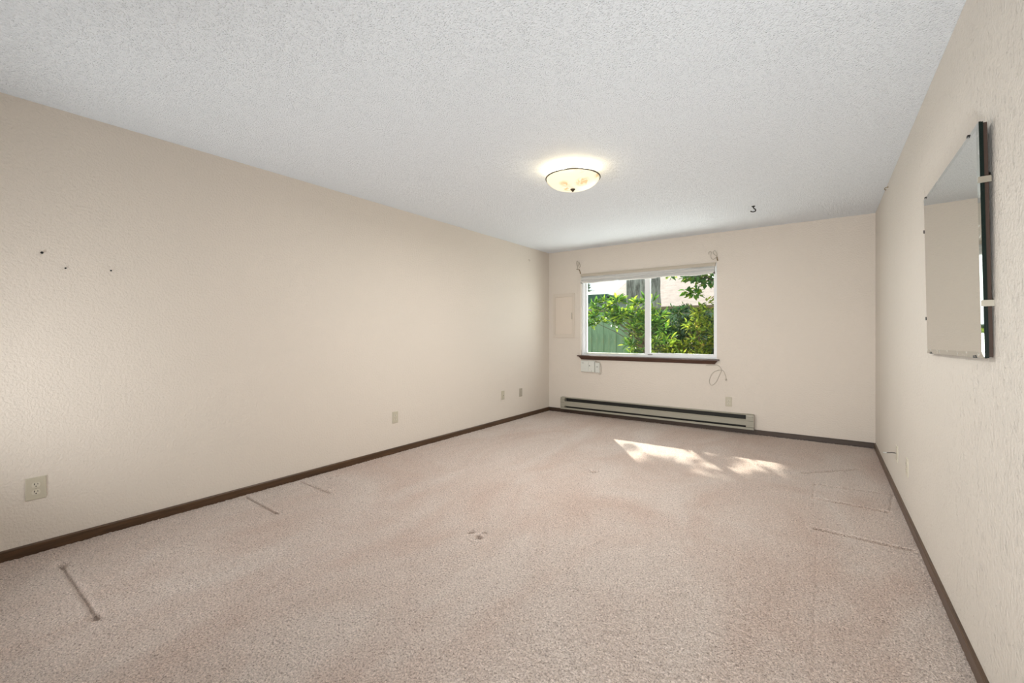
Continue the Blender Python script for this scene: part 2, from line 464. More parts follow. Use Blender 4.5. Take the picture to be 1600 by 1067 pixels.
MB().box(mx_ + .03, hw_ - .035, .022, .027, .05, hh - .07).build('pane', GLASS, fixed)
MB().box(-hw_ + .03, mx_ - .034, .006, .014, .022, .030).box(-hw_ + .03, mx_ - .034, .034, .040, .022, .034).build('track', ALU, win)
MB().box(mx_ + .01, mx_ + .07, -.006, .008, .034, .042).build('latch', INK, win)
tag(MB().cyl((0, 0), .008, 'x', -.375, .375, 12).build('security_bar', mat('bar_wood', (.50, .50, .36), .5), None, (WX0 + .07 + .375, YB + .051, WZ0 + .030)),
    'pale rod lying in the track of the left window pane', 'rod')

# window stool: dark wood with nosing and returned cove below
st = MB()
st.box(-2.972, -1.046, YB - .052, YB + .03, WZ0 - .014, WZ0)
p0 = [(-2.955, WZ0 - .014), (-1.063, WZ0 - .014), (-1.100, WZ0 - .060), (-2.918, WZ0 - .060)]
fr_ = [(x, YB - .040, z) for x, z in p0[:2]] + [(x, YB - .016, z) for x, z in p0[2:]]
bk_ = [(x, YB, z) for x, z in p0]
st.add(fr_ + bk_, [(0, 3, 2, 1), (4, 5, 6, 7), (0, 1, 5, 4), (1, 2, 6, 5), (2, 3, 7, 6), (3, 0, 4, 7)])
struct(st.build('trim_1', SILLM), 'dark brown wooden window sill with moulded edge', 'window sill')

# rolled roman shade under its head rail
def build_shade():
    t = thing('roman_shade', 'off white fabric roman shade gathered up at the window top', 'blind', (-2.004, YB, 1.99))
    hwid = .905; nu = 140
    cords = (-.35, .22)
    # front profile: three soft stacked folds, their depth and drop wandering along the width
    def folds(u):
        x = -hwid + 2 * hwid * u
        pinch = sum(math.exp(-((x - c) / .035) ** 2) for c in cords)
        sag = .011 * (abs(math.sin(PI * (x + .9) / .60)) - .5) + .004 * math.sin(23 * u)
        bot = -.058 - sag + .010 * pinch
        f1 = .016 + .010 * math.sin(7 * u + 1) + .004 * math.sin(31 * u)
        f2 = -.018 + .009 * math.sin(5 * u + 3) + .003 * math.sin(27 * u + 1)
        d = 1 - .35 * pinch
        P = [(-.004, .040), (-.026, .040), (-.040 * d, .032), (-.034, f1 + .010), (-.022, f1), (-.044 * d, f1 - .007), (-.048 * d, (f1 + f2) / 2),
             (-.040 * d, f2 + .006), (-.024, f2), (-.050 * d, f2 - .008), (-.055 * d, (f2 + bot) / 2), (-.050 * d, bot + .007), (-.036, bot), (-.014, bot + .004), (-.006, bot + .03)]
        return x, [(y + .0025 * math.sin(50 * u + 9 * k), z) for k, (y, z) in enumerate(P)]
    vs = []; fs = []; nv = 15
    for i in range(nu + 1):
        x, P = folds(i / nu)
        vs += [(x, min(y, -.003), z) for y, z in P]
    for i in range(nu):
        for j in range(nv):
            j2 = (j + 1) % nv
            fs.append((i * nv + j, i * nv + j2, (i + 1) * nv + j2, (i + 1) * nv + j))
    mb = MB().add(vs, fs, True)
    mb.add(vs, [tuple(range(nv))[::-1], tuple(nu * nv + k for k in range(nv))])
    mb.build('shade_fabric', SHADE, t)
    MB().prism([(0, .038), (-.030, .038), (-.034, .052), (-.026, .080), (0, .084)], 'x', -.915, .915).build('head_rail', RAIL, t)
    for x in (-.90, .90):
        MB().box(x - .008, x + .008, -.05, 0, -.060, -.030).build('end_clip', INK, t)
    for c in cords:
        MB().tube([(c, -.046, .036), (c + .002, -.054, 0), (c, -.058, -.052)], .0016, 6).build('lift_cord', WHITEP, t)
build_shade()

# curtain rod hooks either side of the window (bent brass wire)
def bpx(px, py, dy=0):    # point on the far wall plane read off the photograph, as real coordinates
    th = math.atan(487 / 684); k = (px - 800) / 684
    dx = -math.sin(th) + k * math.cos(th); dyy = math.cos(th) + k * math.sin(th)
    t = YB / dyy; return (dx * t, YB - dy, H + (522 - py) / 684 * t)
def wire_hook(label, P, stem):
    a = bpx(*stem[-1]); t = thing('curtain_hook', label, 'hook', (a[0], YB, a[2]), group='wire hooks at the window corners')
    rel = lambda p: (p[0] - a[0], p[1] - YB, p[2] - a[2])
    MB().tube(smooth_pts([rel(bpx(*p, .006 + .03 * math.sin(i / len(P) * PI))) for i, p in enumerate(P)], 4), .0032, 6).build('wire_scroll', WIRE, t)
    MB().tube([rel(bpx(*p, .008)) for p in stem], [.004, .0055, .0065], 8).build('stem', BRASS, t)
C1 = lambda x, y: (1090 + x / 26.68, 380 + y / 26.68)
wire_hook('bent brass wire hook above the right top corner of the window',
          [C1(*p) for p in [(480, 470), (470, 400), (540, 350), (590, 400), (575, 500), (575, 600), (620, 670), (690, 690), (760, 640), (820, 570), (830, 480), (790, 380), (740, 320), (680, 360), (670, 430), (730, 500), (800, 540)]],
          [C1(818, 565), C1(812, 640), C1(845, 735)])
C2 = lambda x, y: (900 + x / 11.85, 400 + y / 11.85)
wire_hook('bent brass wire hook above the left top corner of the window',
          [C2(*p) for p in [(20, 190), (15, 120), (35, 95), (55, 130), (50, 190), (45, 240), (60, 190), (80, 150), (70, 110), (90, 190), (60, 225)]],
          [C2(12, 245), C2(70, 258), C2(85, 330)])

# access panel, painted over in wall colour
pn = thing('access_panel', 'narrow wall coloured access panel left of the window', 'panel', (-3.216, YB, 1.128))
g = MB(); hwp = .182; hp = .67
for x0, x1, z0, z1 in ((-hwp, -hwp + .034, 0, hp), (hwp - .034, hwp, 0, hp), (-hwp + .034, hwp - .034, 0, .05), (-hwp + .034, hwp - .034, hp - .05, hp)):
    g.rbox(x0, x1, -.009, 0, z0, z1, .002)
g.build('panel_frame', mat('panel_frame_paint', (.655, .58, .50), .5), pn)
MB().rbox(-hwp + .037, hwp - .037, -.004, 0, .053, hp - .053, .0015).build('panel_door', PANEL, pn)
MB().rbox(hwp - .050, hwp - .040, -.009, -.004, .28, .38, .001).build('latch', GREYPL, pn)
for x, z in ((-.12, .022), (.12, .022), (-.12, hp - .022), (.12, hp - .022)):
    MB().cyl((x, z), .006, 'y', -.007, -.004, 10).build('screw', GREYPL, pn)

# ------------------------------------------------------------------ alarm boxes and cords under the sill
cb = thing('control_box', 'wide white control box with hinged cover under the left sill end', 'box', (-2.81, YB, .632))
MB().rbox(-.108, .108, -.030, 0, 0, .163, .004).build('housing', WHITEP, cb)
MB().rbox(-.104, .018, -.036, -.030, .004, .159, .002).build('cover', WHITEP, cb)
MB().rbox(.022, .104, -.034, -.030, .004, .159, .002).build('side_cover', WHITEP, cb)
MB().box(-.092, -.056, -.0368, -.036, .128, .133).build('printed_mark', INK, cb)
MB().box(.028, .040, -.0348, -.034, .084, .104).build('printed_mark', INK, cb)
MB().cyl((.066, .018), .005, 'y', -.0352, -.034, 10).build('button', INK, cb)
sb = thing('thermostat', 'small white wall unit right of the control box below the sill', 'thermostat', (-2.660, YB, .628))
MB().rbox(-.036, .036, -.026, 0, 0, .142, .004).build('housing', WHITEP, sb)
MB().rbox(-.028, .028, -.029, -.026, .06, .125, .001).build('face', WHITEP, sb)
MB().box(-.014, .014, -.0298, -.029, .082, .090).build('printed_mark', INK, sb)
tag(MB().tube(smooth_pts([(-2.693, YB - .005, .812), (-2.690, YB - .012, .788), (-2.66, YB - .012, .785), (-2.62, YB - .014, .765), (-2.606, YB - .010, .70), (-2.606, YB - .01, .645), (-2.612, YB - .012, .615), (-2.63, YB - .008, .606), (-2.65, YB - .006, .612)], 5), .0032, 6).build('wire', WIRE),
    'thin tan wire looping round the small unit below the sill', 'wire')
C5 = lambda x, y: (1000 + x / 8.207, 480 + y / 8.207)
cp = [bpx(*C5(x, y), .006) for x, y in [(850, 745), (930, 742), (1000, 745), (1045, 800), (1020, 870), (975, 960), (920, 1000), (890, 950), (920, 860), (980, 815), (1060, 810), (1095, 870), (1105, 930)]]
cc = thing('loose_cord', 'thin tan cord hanging in a loop below the right sill end', 'cord', cp[0])
rel = lambda p: tuple(p[k] - cp[0][k] for k in range(3))
MB().tube([(q.x, min(q.y, .002), q.z) for q in smooth_pts([rel(p) for p in cp], 6)], .0028, 6).build('cord', WIRE, cc)
e = rel(cp[-1]); MB().cyl((e[0], e[2]), .010, 'y', -.012, .005, 12).tube([(e[0], -.002, e[2] + .018), (e[0] + .002, -.004, e[2] - .008)], [.004, .007], 8).build('plug', GREYPL, cc)

# ------------------------------------------------------------------ baseboard heater
ht = thing('baseboard_heater', 'long grey green electric baseboard heater below the window', 'heater', (-1.9535, YB, .060))
hl = 2.575 / 2; D = -.066
MB().box(-hl + .004, hl - .004, -.006, 0, 0, .172).build('back_plate', HEATD, ht)
b_ = MB(); b_.prism([(0, .176), (-.046, .174), (-.054, .168), (-.052, .166), (-.045, .170), (0, .171)], 'x', -hl + .07, hl - .07)
b_.build('top_cover', HEAT, ht)
MB().prism([(D, .048), (D, .094), (D + .003, .099), (D + .0, .115), (D + .005, .120), (D + .009, .120), (D + .009, .048)], 'x', -hl + .07, hl - .08).build('front_panel', HEAT, ht)
MB().prism([(0, .0), (D, .0), (D, .022), (D + .004, .025), (D + .004, .004), (0, .004)], 'x', -hl + .004, hl - .004).build('bottom_lip', HEAT, ht)
def cap(x0, x1):
    m = MB(); m.prism([(-.004, .030), (D - .002, .030), (D - .002, .152), (D + .006, .170), (-.004, .178)], 'x', x0, x1)
    m.prism([(-.004, .0), (D - .002, .0), (D - .002, .026), (-.004, .026)], 'x', x0, x1)
    c = m.build('end_cap', HEAT, ht)
    MB().box(x0 + .004, x1 - .004, D - .0026, D - .002, .100, .102).build('seam', HEATD, c)
    MB().box(x0 + .004, x1 - .004, D - .0026, D - .002, .150, .152).build('seam', HEATD, c)
cap(-hl, -hl + .072); cap(hl - .082, hl)
el = MB(); el.cyl((-.034, .080), .006, 'x', -hl + .07, hl - .08, 10)
for k in range(160):
    x = -hl + .12 + k * (2 * hl - .25) / 159
    el.box(x, x + .0008, -.058, -.012, .056, .108)
fe = el.build('heating_element', FIN, ht); fe['kind'] = 'stuff'

# ------------------------------------------------------------------ wall plates
def plate(name, label, cat, loc, rz, style, m=None, m2=None, group='small wall plates', gw=.070, gh=.114):
    """local frame: x along the wall, -y into the room, z up; origin at the plate's lower centre"""
    m = m or IVORY; m2 = m2 or IVORY2
    t = thing(name, label, cat, loc, (0, 0, rz), group)
    MB().rbox(-gw / 2, gw / 2, -.0065, 0, 0, gh, .003).build('cover_plate', m, t)
    if style == 'duplex':
        for zc in (gh / 2 + .0195, gh / 2 - .0195):
            n = 20; pr = []
            for k in range(n):
                a = 2 * PI * k / n; x = .0172 * math.cos(a); z = max(-.0125, min(.0125, .0172 * math.sin(a)))
                pr.append((x, zc + z))
            r = MB().prism(pr, 'y', -.0085, -.006).build('receptacle', m2, t)
            s = MB().box(-.0078, -.0052, -.0089, -.0084, zc + .0, zc + .0095).box(.0052, .0074, -.0089, -.0084, zc + .001, zc + .0085)
            s.cyl((0, zc - .007), .0028, 'y', -.0089, -.0084, 10)
            s.build('socket_slots', DARK, r)
        MB().cyl((0, gh / 2), .0028, 'y', -.0078, -.006, 10).build('screw', GREYPL, t)
    elif style == 'jack':
        MB().rbox(-.010, .010, -.010, -.006, gh / 2 - .010, gh / 2 + .010, .001).build('jack', DARK if m2 is None else m2, t)
        MB().box(-.005, .005, -.0104, -.010, gh / 2 - .006, gh / 2 + .004).build('jack_opening', DARK, t)
        for z in (.012, gh - .012): MB().cyl((0, z), .003, 'y', -.0078, -.006, 10).build('screw', GREYPL, t)
    elif style == 'blank':
        MB().rbox(-.017, .017, -.0085, -.006, .024, gh - .024, .001).build('insert', m2, t)
        for z in (.010, gh - .010): MB().cyl((0, z), .003, 'y', -.0078, -.006, 10).build('screw', DARK, t)
    elif style == 'coax':
        MB().cyl((0, gh / 2), .0065, 'y', -.012, -.006, 6, False).build('connector', STEEL, t)
        for z in (.012, gh - .012): MB().cyl((0, z), .003, 'y', -.0078, -.006, 10).build('screw', GREYPL, t)
    return t
LW, RW, BW = PI / 2, -PI / 2, 0.0
plate('wall_outlet', 'ivory duplex outlet at the far left, nearest the camera on the left wall', 'outlet', (XL, .436, .290), LW, 'duplex', gw=.078, gh=.120)
plate('wall_outlet', 'ivory duplex outlet halfway along the left wall', 'outlet', (XL, 2.878, .300), LW, 'duplex')
plate('phone_jack', 'ivory jack plate with one small opening near the left wall end', 'wall plate', (XL, 4.675, .316), LW, 'jack')
plate('cable_plate', 'greyish plate nearest the far corner on the left wall', 'wall plate', (XL, 5.098, .306), LW, 'blank', GREYPL, GREYPL)
plate('wall_outlet', 'ivory duplex outlet above the right end of the heater', 'outlet', (-.944, YB, .305), BW, 'duplex')
cx = plate('cable_outlet', 'ivory cable plate with a short cord stub on the right wall', 'wall plate', (XR, 4.215, .262), RW, 'coax', IVORY2)
cbl = MB().tube(smooth_pts([(0, -.010, .057), (.002, -.03, .058), (.0, -.052, .054), (.0, -.062, .052)], 5), .0034, 8).build('cable', BLACK, cx)
MB().cyl((0, .0525), .0048, 'y', -.082, -.060, 8).build('plug_tip', STEEL, cbl)
plate('wall_outlet', 'ivory duplex outlet on the right wall, nearer than the cable plate', 'outlet', (XR, 3.738, .278), RW, 'duplex', IVORY2, IVORY2)

# ------------------------------------------------------------------ mirror on the right wall
# local frame: x along the wall (towards the far corner), -y into the room, z up
mw, mh, mt = .945, .758, .0075
mir = thing('wall_mirror', 'large unframed mirror held by small clips on the right wall', 'mirror', (XR - .016, 2.470, 1.100))
mir.rotation_mode = 'XYZ'
Rw = Matrix(((0, 1, 0), (1, 0, 0), (0, 0, 1)))   # placeholder, replaced below
# build directly with world axes relative to the empty: y along the wall, -x into the room
bv = .020
def mirror_mesh():
    y0, y1, z0, z1 = -mw / 2, mw / 2, 0, mh
    xf, xe, xb = -mt, -mt + .0022, 0.0
    vs = [(xf, y0 + bv, z0 + bv), (xf, y1 - bv, z0 + bv), (xf, y1 - bv, z1 - bv), (xf, y0 + bv, z1 - bv),
          (xe, y0, z0), (xe, y1, z0), (xe, y1, z1), (xe, y0, z1), (xb, y0, z0), (xb, y1, z0), (xb, y1, z1), (xb, y0, z1)]
    m = MB()
    m.add(vs, [(0, 3, 2, 1)], False, 0)
    m.add(vs, [(i, (i + 1) % 4, 4 + (i + 1) % 4, 4 + i) for i in range(4)], False, 2)
    m.add(vs, [(4 + i, 4 + (i + 1) % 4, 8 + (i + 1) % 4, 8 + i) for i in range(4)] + [(8, 9, 10, 11)], False, 1)
    return m
mirror_mesh().build('mirror_glass', [MIRROR, EDGE, BEVEL], mir)
MB().box(.0004, .0050, -mw / 2 + .001, mw / 2 - .001, .001, mh - .001).build('backing_sheet', EDGE, mir)
MB().box(.0054, .0145, -mw / 2 + .004, mw / 2 - .004, .004, mh - .004).build('backing_board', BACKB, mir)
def clip(y, z, side, m):
    c = MB()
    if side == 'near': c.box(-mt - .0016, .020, y - .0014, y, z - .010, z + .010).box(-mt - .0016, -mt, y, y + .009, z - .008, z + .008)
    if side == 'far': c.box(-mt - .0016, .012, y, y + .0014, z - .008, z + .008).box(-mt - .0016, -mt, y - .006, y, z - .006, z + .006)
    if side == 'top': c.box(-mt - .0016, .012, y - .008, y + .008, z, z + .0014).box(-mt - .0016, -mt, y - .006, y + .006, z - .006, z)
    if side == 'bottom': c.box(-mt - .0016, .012, y - .008, y + .008, z - .0014, z).box(-mt - .0016, -mt, y - .006, y + .006, z, z + .007)
    return c.build('clip', m, mir)
CH = mat('nickel_clip', (.50, .47, .40), .35, .9)
clip(-mw / 2, .57, 'near', CH); clip(-mw / 2, .175, 'near', CH)
clip(mw / 2, .60, 'far', BLACK); clip(mw / 2, .17, 'far', BLACK)
clip(-mw / 2 + .12, mh, 'top', BLACK); clip(mw / 2 - .05, mh, 'top', BLACK)
clip(-mw / 2 + .11, 0, 'bottom', BLACK); clip(mw / 2 - .09, 0, 'bottom', BLACK)
mir.rotation_euler = (math.radians(-1.0), math.radians(-.85), 0)

# ------------------------------------------------------------------ ceiling light
FX, FY = -1.55, 2.972
cl = thing('ceiling_light', 'round flush ceiling light with glowing frosted glass bowl and finial', 'ceiling light', (FX, FY, ZC))
def bowl_mat():
    m = mat('glowing_bowl_glass', (.80, .74, .56), .4); b = PB(m)
    co = coords(m)
    n = N(m, 'ShaderNodeTexNoise', Scale=16, Detail=4, Distortion=1.5); L(m, co, 0, n, 'Vector')
    v = N(m, 'ShaderNodeTexVoronoi', Scale=6.5); L(m, co, 0, v, 'Vector')
    rv = ramp(m, [(.22, (1, 1, 1)), (.40, (0, 0, 0))]); L(m, v, 'Distance', rv, 'Fac')
    rn = ramp(m, [(.45, (0, 0, 0)), (.56, (1, 1, 1))]); L(m, n, 'Fac', rn, 'Fac')
    ml = N(m, 'ShaderNodeMath', _operation='MULTIPLY'); L(m, rv, 0, ml, 0); L(m, rn, 0, ml, 1)
    r = ramp(m, [(0, (1.0, .93, .70)), (1, (.72, .48, .16))]); L(m, ml, 0, r, 'Fac')
    L(m, r, 0, b, 'Emission Color'); b.inputs['Base Color'].default_value = (.42, .37, .27, 1); b.inputs['Emission Strength'].default_value = .78
    return m
BOWL = bowl_mat()
Rb, zr = .200, -.075
prof = []
for k in range(15):
    a = k / 14 * PI / 2
    prof.append((Rb * math.cos(a) ** .8 if k < 14 else .004, zr - .080 * math.sin(a) ** 1.15))
inner = [(r - .004 if r > .01 else .003, z + .004) for r, z in prof][::-1]
MB().lathe(prof + inner + [prof[0]], 64).build('glass_bowl', BOWL, cl)
rp = [(Rb + .003 + .0045 * math.cos(a), zr + .0045 * math.sin(a)) for a in [2 * PI * k / 8 for k in range(9)]]
MB().lathe(rp, 64).build('rim_band', mat('dull_brass_rim', (.045, .035, .018), .7, .0), cl)
MB().lathe([(.0, 0), (.055, 0), (.055, -.018), (.03, -.028), (.006, -.03), (.006, -.150), (.0, -.150)], 32).build('ceiling_pan', VINYL, cl)
MB().lathe([(0, -.154), (.016, -.154), (.019, -.158), (.014, -.164), (.009, -.168), (.006, -.175), (0, -.178)][::-1], 20).build('finial', mat('bronze_finial', (.07, .05, .03), .4, .7), cl)
for sx, sy in ((-1, -.7), (1, .7)):
    MB().lathe([(0, .024), (.010, .022), (.020, .012), (.026, 0), (.020, -.014), (.010, -.022), (0, -.024)][::-1], 16).build('bulb', mat('lit_bulb', (1, .9, .7), .4), cl, (sx * .075, sy * .055, -.066))
    l = bpy.data.lights.new('bulb_light', 'POINT'); l.energy = 4.8 if sx < 0 else 2.6; l.color = (1, .86, .60); l.shadow_soft_size = .035
    o = bpy.data.objects.new('bulb_light', l); COL.objects.link(o); o.location = (FX + sx * .075, FY + sy * .055, ZC - .030)

# ------------------------------------------------------------------ hooks and nails
sh = thing('swag_hook', 'small black swag hook screwed into the ceiling near the window wall', 'hook', (-.562, 4.869, ZC))
MB().lathe([(0, 0), (.016, 0), (.016, -.004), (.008, -.010), (.004, -.014), (0, -.014)][::-1], 16).build('hook_base', BLACK, sh)
MB().tube(smooth_pts([(0, 0, -.012), (.006, 0, -.024), (.018, .005, -.036), (.017, .005, -.050), (.0, 0, -.056), (-.018, -.005, -.052), (-.021, -.005, -.046)], 5), .0055, 8).build('hook_wire', BLACK, sh)
def cup_hook(label, loc, axis, m=BRASS):
    t = thing('cup_hook', label, 'hook', loc, group='small wall hooks')
    s = -1 if axis == 'right' else 1
    MB().tube(smooth_pts([(0, 0, 0), (s * .012, 0, 0), (s * .022, 0, -.006), (s * .022, 0, -.018), (s * .012, 0, -.022)], 4), .0028, 6).build('hook_wire', m, t)
    MB().cyl((0, 0), .006, 'x', 0, s * .003, 10).build('hook_base', m, t)
cup_hook('tiny brass cup hook on the right wall just under the ceiling', (XR, 4.771, 2.405), 'right')
cup_hook('tiny brass cup hook high on the left wall near the far corner', (XL, 5.303, 2.26), 'left', WIRE)
def nail(label, loc, s, r=.0048):
    tag(MB().cyl((0, 0), .0014, 'x', -.01 * s, .006 * s, 6).cyl((0, 0), r, 'x', .006 * s, .008 * s, 10).build('nail', BLACK, None, loc), label, 'nail', 'picture nails left in the walls')
nail('dark nail in the left wall, leftmost and highest of three', (XL, .458, 1.629), 1, .0065)
nail('dark nail in the left wall, middle of three', (XL, .549, 1.556), 1)
nail('dark nail in the left wall, rightmost of three', (XL, .742, 1.565), 1)
nail('tiny dark nail high on the right wall in the top right corner', (XR, 1.80, 2.40), -1, .0025)

# ------------------------------------------------------------------ outside
struct(MB().box(-30, 25, YB + T, 60, -.35, -.25).build('ground', SOIL), 'brown garden soil outside the window', 'ground')

# green board fence
fy = 9.2
fn = thing('board_fence', 'green stained board fence behind the shrubs', 'fence', (-3.5, fy, -.21))
MB().box(-4.6, 4.6, .028, .066, .25, .34).build('rail', FENCE, fn)
MB().box(-4.6, 4.6, .028, .066, 1.60, 1.69).build('rail', FENCE, fn)
MB().box(-4.6, 4.6, -.03, .09, 1.905, 1.935).build('cap_rail', RUST, fn)
MB().box(-4.6, 4.6, .0, .03, 1.83, 1.90).build('top_board', FENCE, fn)
bmesh_ = MB().rbox(-.0740, .0740, -.001, .020, .02, 1.81, .003).mesh('board'); bmesh_.materials.append(FENCE)
for k in range(63):
    o = bpy.data.objects.new('board', bmesh_); COL.objects.link(o); o.parent = fn
    o.location = (-4.52 + k * .1455, -.016 * (k % 2) - .002, random.uniform(-.004, .004)); o.rotation_euler = (0, random.uniform(-.001, .001), 0)
pm = MB().box(-.045, .045, .068, .158, -.02, 1.90).mesh('post'); pm.materials.append(FENCE)
for k in range(5):
    o = bpy.data.objects.new('post', pm); COL.objects.link(o); o.parent = fn; o.location = (-4.4 + 2.2 * k, 0, 0)

# shed with green roof beyond the fence
sd = thing('garden_shed', 'pale blue shed with dark green roof beyond the fence', 'shed', (-6.6, 12.4, -.25))
MB().box(-1.5, 1.05, 0, 2.2, 0, 2.52).build('shed_wall', SIDING, sd)
for k in range(9):
    MB().prism([(-.002, .1 + k * .28), (-.014, .1 + k * .28), (-.002, .37 + k * .28)], 'x', -1.5, 1.05).build('siding_board', SIDING, sd)
MB().add([(-1.7, -.35, 2.60), (1.45, -.35, 2.60), (.35, 1.1, 2.86), (-1.7, 1.1, 2.86), (1.45, 2.4, 2.60), (-1.7, 2.4, 2.60),
          (-1.7, -.35, 2.54), (1.45, -.35, 2.54), (.35, 1.1, 2.80), (-1.7, 1.1, 2.80), (1.45, 2.4, 2.54), (-1.7, 2.4, 2.54)],
         [(0, 1, 2, 3), (1, 4, 2), (3, 2, 4, 5), (0, 6, 7, 1), (1, 7, 10, 4), (6, 9, 8, 7), (9, 11, 10, 8), (7, 8, 10), (0, 3, 9, 6), (3, 5, 11, 9), (4, 10, 11, 5)]).build('shed_roof', GREENROOF, sd)
MB().box(-1.7, 1.45, -.40, -.352, 2.36, 2.61).build('fascia', DKGREEN, sd)

# neighbour's house: long pale shingle roof
nh = thing('neighbour_house', "neighbour's house with a long sunlit pale shingle roof", 'house', (0, 17, -.25))
ex, ey, ez, rz_ = -7.5, -.6, 2.45, 4.4
hwl = MB().box(-7.1, 12, 0, 8, 0, 2.45); hwl.prism([(0, 2.45), (8, 2.45), (4, rz_ - .12)], 'x', -7.1, 12)
hwl.build('house_wall', HOUSEW, nh)
MB().prism([(ey, ez), (ey + 4.6, rz_), (ey + 9.2, ez), (ey + 9.2, ez - .12), (ey + 4.6, rz_ - .12), (ey, ez - .12)], 'x', ex, 12.6).build('roof', ROOF, nh)
MB().box(ex, 12.6, ey - .10, ey - .01, ez - .14, ez - .0).build('gutter', RUST, nh)

# big furrowed trunk
def trunk():
    t = thing('conifer_tree', 'thick grey furrowed conifer trunk rising behind the shrubs', 'tree', (-3.80, 11.2, -.25))
    n, m = 72, 70; vs = []; ph = [random.random() * 6.28 for _ in range(8)]
    for j in range(m):
        z = j * .1714
        r0 = .43 - .012 * z + .18 * math.exp(-z * 3)
        for k in range(n):
            a = 2 * PI * k / n
            rg = .022 * abs(math.sin(9 * a + .9 * math.sin(z * 2.1 + ph[0]) + ph[1])) + .014 * math.sin(17 * a + 1.5 * math.sin(z * 3.3 + ph[2])) + random.uniform(-.006, .006)
            vs.append(((r0 + rg) * math.cos(a), (r0 + rg) * math.sin(a), z))
    fs = [(j * n + k, j * n + (k + 1) % n, (j + 1) * n + (k + 1) % n, (j + 1) * n + k) for j in range(m - 1) for k in range(n)]
    MB().add(vs, fs, True).build('trunk', BARK, t)
    return t
TR = trunk()

# foliage
def leaf_verts(l=1.0, w=.36):
    return np.array([(0, 0, 0), (-w / 2, l * .38, .05 * l), (w / 2, l * .38, .05 * l), (0, l * .42, -.03 * l), (-w * .32, l * .72, .02 * l), (w * .32, l * .72, .02 * l), (0, l, -.10 * l)])
LF = [(0, 3, 1), (0, 2, 3), (1, 3, 4), (3, 2, 5), (3, 6, 4), (3, 5, 6)]
def leaves(name, pts, dirs, size, mat_, parent, spread=.6, w=.36, jitter=.3):
    """one stuff mesh: leaf i starts at pts[i] and points roughly along dirs[i]"""
    n = len(pts); base = leaf_verts(1, w)
    d = dirs + rng.normal(0, spread, (n, 3)); d /= np.linalg.norm(d, axis=1)[:, None] + 1e-9
    upv = np.tile([0, 0, 1.0], (n, 1)) + rng.normal(0, .45, (n, 3))
    s = np.cross(d, upv); s /= np.linalg.norm(s, axis=1)[:, None] + 1e-9
    u = np.cross(s, d)
    sz = size * (1 + rng.uniform(-jitter, jitter, n))
    V = pts[:, None, :] + sz[:, None, None] * (base[None, :, 0:1] * s[:, None, :] + base[None, :, 1:2] * d[:, None, :] + base[None, :, 2:3] * u[:, None, :])
    F = (np.arange(n)[:, None, None] * 7 + np.array(LF)[None]).reshape(-1, 3)
    me = bpy.data.meshes.new(name)
    me.from_pydata(V.reshape(-1, 3).tolist(), [], F.tolist()); me.update()
    o = link(name, me, mat_, parent); o['kind'] = 'stuff'; return o
def clusters(cs, per, rad, up=.3):
    """leaf bases and directions for rosettes at the twig ends cs"""
    P = []; Dv = []
    for c in cs:
        for _ in range(per):
            a = random.uniform(0, 2 * PI); e = random.uniform(-.5, .9)
            d = np.array((math.cos(a) * math.cos(e), math.sin(a) * math.cos(e), math.sin(e) + up))
            P.append(np.array(c) + d * rad * random.random()); Dv.append(d)
    return np.array(P), np.array(Dv)
def blob(c, r, n):
    out = []
    while len(out) < n:
        p = np.array([random.uniform(-1, 1) for _ in range(3)]); q = np.linalg.norm(p)
        if q <= 1 and q > random.random() * .8: out.append(tuple(np.array(c) + p * np.array(r)))
    return out
def twigs(root, ends, r0, name, m, parent, every=1):
    mb = MB()
    for e in ends[::every]:
        e = Vector(e); root_ = Vector(root)
        mid = root_.lerp(e, .5) + Vector((random.uniform(-.1, .1), random.uniform(-.1, .1), random.uniform(.0, .12)))
        mb.tube([root_, root_.lerp(mid, .5), mid, e], [r0, r0 * .8, r0 * .5, r0 * .2], 5)
    o = mb.build(name, m, parent); return o

# laurel: broad bright leaves reaching left across the fence
la = thing('laurel_shrub', 'bright broad leaved shrub leaning left in front of the fence', 'shrub', (-2.58, 7.2, -.25))
E1 = blob((-.05, 0, 1.66), (.50, .3, .20), 44) + blob((.20, .05, 1.25), (.40, .3, .38), 44)
for x, z in ((-.80, 1.80), (-.72, 1.93), (-.62, 2.00), (-.86, 1.60), (-.78, 1.62), (-.66, 1.66), (-.70, 1.74), (-.52, 1.92), (-.42, 1.98), (-.30, 2.00), (-.12, 1.96), (.02, 1.94), (.15, 1.98), (-.40, 1.86), (-.58, 1.84), (-.55, 1.72), (.3, 1.95), (-.9, 1.72)):
    E1.append((x, random.uniform(-.1, .15), z))
P, Dv = clusters(E1, 12, .05)
leaves('foliage', P, Dv, .135, LEAF_A, la, .35, .34)
twigs((.22, 0, 1.15), E1, .010, 'branches', BARKB, la, 3)
MB().tube([(.20, 0, 0), (.18, .02, .6), (.22, 0, 1.2)], [.035, .028, .018], 8).build('stem', BARKB, la)
# nearest leaves of the outer sprays, one by one
lm = bpy.data.meshes.new('leaf'); lm.from_pydata([tuple(v) for v in leaf_verts(.14, .048)], [], LF); lm.materials.append(LEAF_A)
for c in E1[-18:]:
    for k in range(7):
        o = bpy.data.objects.new('leaf', lm); COL.objects.link(o); o.parent = la
        o.location = Vector(c) + Vector((random.uniform(-.04, .04), -.06, random.uniform(-.03, .03)))
        o.rotation_euler = (random.uniform(-.5, .7), random.uniform(-.8, .8), random.uniform(.2, 2.6) if k % 2 else random.uniform(-.5, 1.8))

